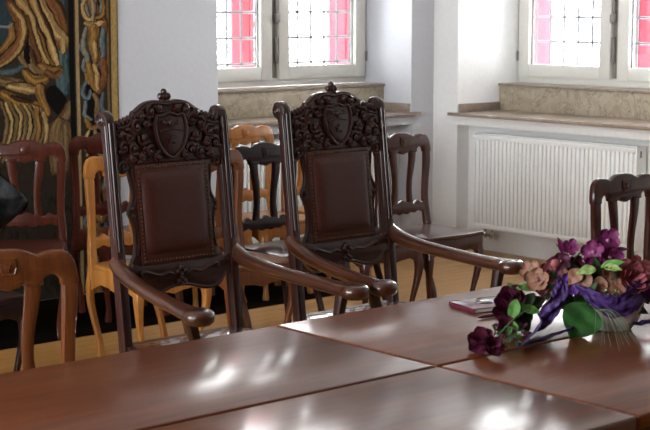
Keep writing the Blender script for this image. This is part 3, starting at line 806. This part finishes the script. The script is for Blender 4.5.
# ------------------------------------------------------------------ booklet, glasses, pen
BK = mat_plain('maroon_leatherette', (.10, .008, .03), rough=.18, bump=.02, bscale=120, coat=.8)
def flat_frame(x, y, ang):
    return Matrix.Translation((x, y, .75)) @ Matrix.Rotation(ang, 4, 'Z')
bx0, by0 = 3.615, 3.335
root = thing('booklet', 'maroon booklet lying closed on the table left of the flowers', 'booklet', (bx0, by0, .7505), R(-14))
MB().box(-.13, .13, -.075, .075, 0, .002, .0008).box(-.13, .13, -.075, .075, .012, .014, .0008).box(-.13, -.127, -.075, .075, .001, .013, 0).build('cover', BK, root)
MB().box(-.126, .126, -.071, .071, .002, .012).build('pages', M['frame'], root)
root = thing('spectacles', 'thin rimmed spectacles lying on top of the maroon booklet', 'spectacles', (bx0+.01, by0+.005, .768), R(-14))
m = MB()
for s_ in (-1, 1):
    P = [(s_*.038+.027*math.cos(t*PI/8), .018*math.sin(t*PI/8), .002) for t in range(17)]
    m.sweep(P, .0016, n=6, smooth=2, caps=False)
m.sweep([(-.011, .002, .002), (0, .006, .005), (.011, .002, .002)], .0014, n=6)
m.build('rim', M['dark_metal'], root)
for s_ in (-1, 1):
    MB().lathe([(0, -.0005), (.0265, -.0005), (.0265, .0005), (0, .0005)], n=20, sx=1, sy=.67, mat=Matrix.Translation((s_*.038, 0, .002))).build('lens', M['chrome'], root)
    MB().sweep([(s_*.065, .0, .003), (s_*.066, .03, .002), (s_*.02, .05, .001), (-s_*.04, .056, 0)], .0014, n=6).build('temple', M['dark_metal'], root)
root = thing('pen', 'maroon pen with a silver band lying in front of the booklet', 'pen', (3.50, 3.215, .757), R(-4))
MB().lathe([(0, -.09), (.002, -.088), (.006, -.07), (.0065, 0), (.0065, .07), (.004, .085), (0, .086)], n=12, mat=Matrix.Rotation(PI/2, 4, 'Y')).build('barrel', BK, root)
MB().lathe([(.0068, 0), (.0072, .002), (.0072, .012), (.0068, .014)], n=12, mat=Matrix.Rotation(PI/2, 4, 'Y')).build('band', M['chrome'], root)
MB().sweep([(.02, 0, .0075), (.05, 0, .009), (.065, 0, .007)], .0012, n=6).build('clip', M['chrome'], root)

# ------------------------------------------------------------------ flower arrangement
F = {}
def fm(n, c, **k): F[n] = mat_plain('petal_'+n, c, rough=.6, var=.3, bscale=60, **k)
fm('magenta', (.17, .012, .10)); fm('wine', (.085, .006, .03)); fm('violet', (.13, .03, .30)); fm('rose', (.33, .085, .10)); fm('beige', (.29, .14, .09))
fm('pinklight', (.50, .16, .34)); fm('green', (.10, .26, .05)); fm('darkgreen', (.02, .055, .015)); fm('lime', (.30, .45, .14)); fm('bigleaf', (.02, .10, .015)); fm('grass', (.16, .22, .12))
fm('yellow', (.7, .5, .1)); fm('white', (.75, .75, .72)); fm('ribbon', (.060, .022, .14), bump=.8)
F['bowl'] = mat_plain('white_ceramic', (.62, .58, .56), rough=.35)
OR, OY = 3.604, 2.875
fl = thing('flower_arrangement', 'artificial flower arrangement of magenta, wine and rose blooms in a white bowl with violet ribbon', 'flowers', (OR, OY, .7515), R(49.16-90))
def frame_to(c, n, roll=0):
    n = Vector(n).normalized(); z = n; x = z.orthogonal().normalized(); y = z.cross(x)
    return Matrix.Translation(c) @ Matrix((x, y, z)).transposed().to_4x4() @ Matrix.Rotation(roll, 4, 'Z')
def petal(L, W, cup=.3, tip=.6, wave=0, base=0):
    def f_(u, v):
        w = W*math.sin(PI*min(1, .08+u*.92*tip+.0))*(1 if u < .999 else .1)
        w = W*(u**.6)*(1-u**3)**.5+W*.06
        s_ = (v-.5)*2
        return (base+L*u, s_*w, cup*L*u*u+wave*math.sin(s_*3+u*5)*W*.3-abs(s_)**2*0+.2*W*s_*s_)
    return f_
def bloom(c, n, r, k, mat, centre='yellow', cup=.35, name='orchid_bloom', wav=.4):
    m = MB(); fr_m = frame_to(c, n, random.uniform(0, 6))
    for i in range(k):
        m.grid(petal(r*random.uniform(.9, 1.1), r*.60, cup, wave=wav), 6, 5, mat=fr_m @ Matrix.Rotation(2*PI*i/k, 4, 'Z') @ Matrix.Translation((0, 0, .001*i)))
    b = m.build(name, F[mat], fl, ang=80)
    MB().ball((0, 0, r*.12), (r*.17, r*.17, r*.2), mat=fr_m, seg=8).build('flower_centre', F[centre], b)
    return b
def rose(c, n, r, mat, name='rose_bloom'):
    m = MB(); fr_m = frame_to(c, n, random.uniform(0, 6))
    for lay, (k, rr, cp) in enumerate(((6, 1, .5), (5, .78, 1.0), (4, .52, 1.9), (3, .34, 3.2))):
        for i in range(k):
            m.grid(petal(r*rr, r*rr*.62, cp, wave=.3), 6, 5, mat=fr_m @ Matrix.Rotation(2*PI*i/k+lay*.6, 4, 'Z') @ Matrix.Translation((.01*r, 0, lay*r*.06)))
    return m.build(name, F[mat], fl, ang=80)
def leaf(c, d, L, W, mat, droop=.3, name='leaf', fold=.25, nrm=None):
    d = Vector(d).normalized()
    if nrm is None: nrm = (random.uniform(-.5, .5), -.8, random.uniform(.2, .9))
    side = d.cross(Vector(nrm)).normalized(); up = side.cross(d)
    c = Vector(c)
    def f_(u, v):
        s_ = (v-.5)*2; w = W*.5*math.sin(PI*min(1, u*.97+.02)**.75)
        return c+d*L*u+side*s_*w+up*(-droop*L*u*u+fold*w*abs(s_)+.04*W*math.sin(u*14+s_*2))
    return MB().grid(f_, 12, 8, thick=.0006).build(name, F[mat], fl, ang=80)
def P_(px, py, d=0):     # local position: right, depth, up (metres)
    px -= 6; py += 4
    z = (329-70*d-py)/329
    if z < .026: d = (329-.026*329-py)/70; z = .026      # rests on the table, nearer the camera
    return ((px-605+56*d)/332, d, z)
# bowl
MB().lathe([(0, .004), (.048, .002), (.056, 0), (.060, .006), (.078, .03), (.090, .062), (.096, .082), (.094, .085), (.088, .078), (.07, .03), (.05, .015), (0, .013)], n=36, sx=1.0, sy=.8, mat=Matrix.Translation((.022, 0, 0))).build('bowl', F['bowl'], fl)
MB().ball((.022, 0, .06), (.078, .058, .035), seg=14).build('moss', F['darkgreen'], fl)
# stems
for a, b in ((P_(598, 300), P_(560, 240)), (P_(598, 300), P_(607, 245)), (P_(590, 295), P_(540, 275, -.03)), (P_(585, 300), P_(520, 305, -.02)), (P_(545, 300), P_(503, 340, -.02)), (P_(610, 300), P_(635, 270)), (P_(575, 262), P_(592, 250))):
    mid = ((a[0]+b[0])/2, (a[1]+b[1])/2, (a[2]+b[2])/2+.02)
    MB().sweep([a, mid, b], .002, n=6).build('stem', F['green'], fl)
tow = (-.1, -1, .25)
bl = bloom
for (px, py, d, n_, r, mt, ce) in (
    (611, 237, .0, (.1, -1, .4), .040, 'magenta', 'pinklight'), (598, 248, -.02, (-.5, -1, .1), .040, 'magenta', 'pinklight'),
    (613, 254, -.025, (.3, -1, .0), .040, 'magenta', 'pinklight'), (601, 262, -.03, (-.2, -1, -.2), .038, 'magenta', 'wine'),
    (590, 268, .0, (-.6, -1, .2), .038, 'wine', 'wine'), (619, 264, .01, (.5, -1, .1), .036, 'wine', 'wine'), (605, 246, .03, (.0, -.6, .8), .038, 'wine', 'wine'),
    (574, 244, 0, (.1, -1, .4), .026, 'magenta', 'wine'), (566, 257, -.01, (-.2, -1, .0), .030, 'wine', 'rose'), (578, 261, .01, (.3, -1, .1), .032, 'wine', 'wine'),
    (573, 282, -.06, (0, -1, .3), .036, 'violet', 'yellow'), (564, 276, -.04, (-.3, -1, .4), .030, 'wine', 'wine'), (584, 280, -.03, (.2, -1, .1), .034, 'wine', 'wine'),
    (543, 277, -.05, (-.3, -1, .4), .040, 'beige', 'rose'), (553, 285, -.05, (.1, -1, .0), .034, 'rose', 'beige'), (536, 268, -.02, (-.5, -.8, .6), .032, 'beige', 'green'), (552, 268, -.01, (.1, -1, .5), .030, 'rose', 'wine'),
    (641, 266, .0, (.4, -.8, .7), .044, 'rose', 'rose'), (628, 268, -.03, (-.4, -1, .5), .036, 'rose', 'pinklight')):
    bl(P_(px, py, d), n_, r, 5, mt, ce, .28)
leaf(P_(568, 250), (-.35, -.1, 1), .055, .022, 'magenta', .1, 'petal_spray'); leaf(P_(564, 254), (-1, -.2, -.2), .045, .02, 'wine', .1, 'petal_spray'); leaf(P_(618, 246), (1, -.2, .15), .045, .016, 'magenta', .1, 'petal_spray')
leaf(P_(578, 290), (-.2, -.2, 1), .07, .03, 'wine', .1, 'petal_spray')
MB().ball(P_(560, 260, -.04), (.015, .013, .014), seg=10).build('flower_bud', F['rose'], fl)
rose(P_(636, 276, -.05), (.2, -1, .4), .050, 'rose')
for px, py, dx, L in ((592, 268, -.35, .075), (604, 273, 0, .072), (584, 266, -.7, .055), (622, 274, .1, .066), (628, 280, .3, .05), (612, 276, .2, .055)):
    leaf(P_(px, py, -.065), (dx, -.25, -1), L, .046, 'beige', .1, 'hydrangea_petal', nrm=(dx*.4, -1, .3))
rose(P_(612, 270, -.07), (0, -1, .4), .022, 'beige')
for k in range(16):
    MB().ball(P_(618+random.uniform(-9, 14), 294+random.uniform(-8, 8), -.08+random.uniform(0, .02)), .0038, seg=6).build('berry', F['white'] if k % 3 == 0 else F['lime'], fl)
# leaves
leaf(P_(600, 266, -.07), (-1, -.3, -.05), .062, .036, 'lime', .2, nrm=(0, -.7, .8)); leaf(P_(605, 264, -.06), (1, -.3, .35), .075, .030, 'green', .1, nrm=(-.2, -.8, .8)); leaf(P_(608, 264, -.07), (.8, -.5, .05), .055, .03, 'lime', .2, nrm=(0, -.7, .8))
leaf(P_(594, 301, -.105), (-.42, -.15, -.80), .118, .125, 'bigleaf', .05, fold=.10, nrm=(.1, -1, .25))
for px, py, d, dx, dz, L, mt in ((598, 294, 0, -1, -.1, .09, 'darkgreen'), (585, 300, 0, -1, .1, .1, 'darkgreen'), (566, 292, 0, -1, .3, .09, 'darkgreen'), (578, 300, 0, -.6, .6, .1, 'darkgreen'), (550, 295, 0, -1, -.3, .08, 'darkgreen'), (610, 296, 0, .6, .4, .08, 'green'), (622, 298, 0, 1, .1, .07, 'darkgreen'), (600, 285, .02, 0, 1, .1, 'darkgreen'), (585, 285, .02, -.3, 1, .09, 'darkgreen'), (570, 290, 0, -.9, .6, .08, 'darkgreen'), (528, 290, 0, -1, .9, .06, 'green'), (560, 285, .01, -.2, 1, .06, 'darkgreen'), (618, 290, 0, .4, 1, .07, 'green'), (540, 290, 0, -.7, -.7, .07, 'darkgreen'), (548, 300, 0, -1, -.1, .08, 'darkgreen'), (530, 300, -.01, -.6, -.6, .07, 'green'), (536, 306, 0, -.4, -.9, .07, 'darkgreen'), (540, 284, 0, -.9, .1, .06, 'green'), (606, 292, .03, .3, 1, .12, 'darkgreen'), (590, 296, -.03, .2, .5, .07, 'darkgreen'), (645, 290, .03, 1, -.1, .07, 'darkgreen'), (632, 300, .02, 1, -.4, .07, 'darkgreen')):
    leaf(P_(px, py, -.04+d+random.uniform(-.02, .02)), (dx, -.3, dz), L, L*.5, mt, .2)
# trailing wine blooms on the left
for px, py, r, mt, d in ((519, 297, .046, 'wine', -.03), (514, 308, .042, 'wine', -.045), (523, 316, .042, 'wine', -.05), (517, 325, .034, 'wine', -.04), (510, 299, .030, 'magenta', -.03)):
    rose(P_(px, py, d), (-.3+random.uniform(-.3, .3), -1, .4), r, mt, 'carnation_bloom')
leaf(P_(523, 296, -.10), (-.25, -.1, -1), .075, .036, 'green', .05, nrm=(-.1, -1, .2)); leaf(P_(530, 312, -.07), (.2, -.1, -1), .06, .034, 'darkgreen', .05); leaf(P_(528, 304, -.07), (.8, -.1, -.2), .06, .03, 'green', .05)
rose(P_(496, 338, -.02), (-.6, -1, .5), .042, 'wine', 'carnation_bloom'); rose(P_(506, 343, -.05), (.2, -1, .5), .030, 'wine', 'carnation_bloom')
for k in range(26):
    px, py = 500+random.uniform(-2, 32), 334+random.uniform(-12, 8)
    leaf(P_(px, min(py, 341), -.05+random.uniform(-.02, .04)), (random.uniform(-1, 1), random.uniform(-1, .2), random.uniform(.0, .7)), .03, .015, random.choice(['darkgreen', 'darkgreen', 'green', 'wine']), .2)
for px, py in ((489, 348), (508, 334), (512, 316), (506, 322)):
    leaf(P_(px, min(py, 341), -.06), (random.uniform(-1, 1), -.3, random.uniform(0, 1)), .024, .014, 'wine', .2, 'petal_spray')
MB().sweep([P_(548, 300, -.02), P_(530, 318, -.03), P_(520, 335, -.04), P_(500, 341, -.03)], .002, n=6).build('stem', F['green'], fl)
# ribbon: gauzy violet band
def ribbon(pts, w, nm='ribbon'):
    P = [Vector(p) for p in pts]; Q = []
    for i in range(len(P)-1):
        a, b_, c, d = P[max(i-1, 0)], P[i], P[i+1], P[min(i+2, len(P)-1)]
        for k in range(8):
            t = k/8; Q.append(.5*((2*b_)+(c-a)*t+(2*a-5*b_+4*c-d)*t*t+(3*b_-a-3*c+d)*t**3))
    Q.append(P[-1]); n = len(Q)-1
    def f_(u, v):
        i = min(n, int(round(u*n))); d = (Q[min(i+1, n)]-Q[max(i-1, 0)]).normalized()
        ax = d.cross(Vector((0, 1, .3))).normalized(); x = u*(len(w)-1); k = min(len(w)-2, int(x)); ww = w[k]*(1-x+k)+w[k+1]*(x-k)
        e = 1+.10*noise.noise(Vector((u*14, v*3, len(pts))))
        return Q[i]+ax*(v-.5)*ww*e+Vector((0, 1, .2))*(.005*math.sin(v*9+u*13)+.010*noise.noise(Vector((u*16, v*7, 2))))
    MB().grid(f_, n, 14, thick=.0005).build(nm, F['ribbon'], fl, ang=80)
ribbon([P_(580, 284, -.07), P_(592, 290, -.09), P_(606, 299, -.105), P_(622, 304, -.105), P_(638, 296, -.09), P_(652, 284, -.04), P_(662, 288, .02)], (.02, .035, .055, .075, .08, .07, .05))
ribbon([P_(632, 292, -.09), P_(646, 286, -.07), P_(660, 296, -.03)], (.05, .07, .05))
ribbon([P_(566, 276, -.06), P_(566, 290, -.085), P_(558, 305, -.09), P_(546, 321, -.08), P_(535, 338, -.075)], (.03, .05, .055, .045, .03))
ribbon([P_(528, 341, -.07), P_(552, 334, -.085), P_(576, 325, -.08), P_(600, 312, -.05)], (.014, .012, .010, .010))
ribbon([P_(638, 320, .0), P_(650, 319, -.02), P_(664, 316, -.02)], (.010, .016, .016))
# grass blades arching over the rim to the table
for k in range(12):
    ex = 590+k*3.6+random.uniform(-3, 3); ez = random.uniform(.003, .02)
    a = P_(600+random.uniform(-2, 4), 306, -.075); e = ((ex-612)/332*1.1, -.24-random.uniform(0, .10), ez)
    mid = (a[0]*.6+e[0]*.4, (a[1]+e[1])/2-.02, .085)
    MB().sweep([a, mid, e], [(.0008, .0008), (.0009, .0006), (.0003, .0003)], n=5, smooth=5).build('grass_blade', F['grass'], fl)

# ------------------------------------------------------------------ light
w = bpy.data.worlds.new('sky'); scene.world = w; w.use_nodes = True
nt = w.node_tree; bg = nt.nodes['Background']
bg.inputs['Color'].default_value = (.975, .98, 1.0, 1); bg.inputs['Strength'].default_value = 7.0
def portal(name, loc, rot, sx, sy):
    l = bpy.data.lights.new(name, 'AREA'); l.shape = 'RECTANGLE'; l.size = sx; l.size_y = sy; l.cycles.is_portal = True
    o = bpy.data.objects.new(name, l); C.objects.link(o); o.location = loc; o.rotation_euler = rot
zc = (1.0+HEAD)/2; hh = HEAD-.95
portal('daylight_portal', (sum(NB[0])/2, BY+.60, zc), (R(-90), 0, 0), 1.7, hh)
for n in NR: portal('daylight_portal', (BX+.76, sum(n)/2, zc), (0, R(90), 0), hh, 1.76)
for h in LH: portal('daylight_portal', (LX-.25, sum(h)/2, zc), (0, R(-90), 0), hh+.1, 2.2)  # portals for the added left wall fill windows

# ------------------------------------------------------------------ camera
cam = bpy.data.cameras.new('camera'); co = bpy.data.objects.new('camera', cam); C.objects.link(co)
cam.sensor_width = 36; cam.lens = 1529*36/650; cam.clip_start = .05
co.location = (0, 0, 1.72); co.rotation_euler = (R(90)-math.atan(210/1529), 0, R(49.16-90))
scene.camera = co
cam.dof.use_dof = True; cam.dof.focus_distance = 5.8; cam.dof.aperture_fstop = 10
vs = scene.view_settings; vs.view_transform = 'Standard'; vs.look = 'None'; vs.gamma = 1; vs.use_curve_mapping = False
vs.exposure = 1.7
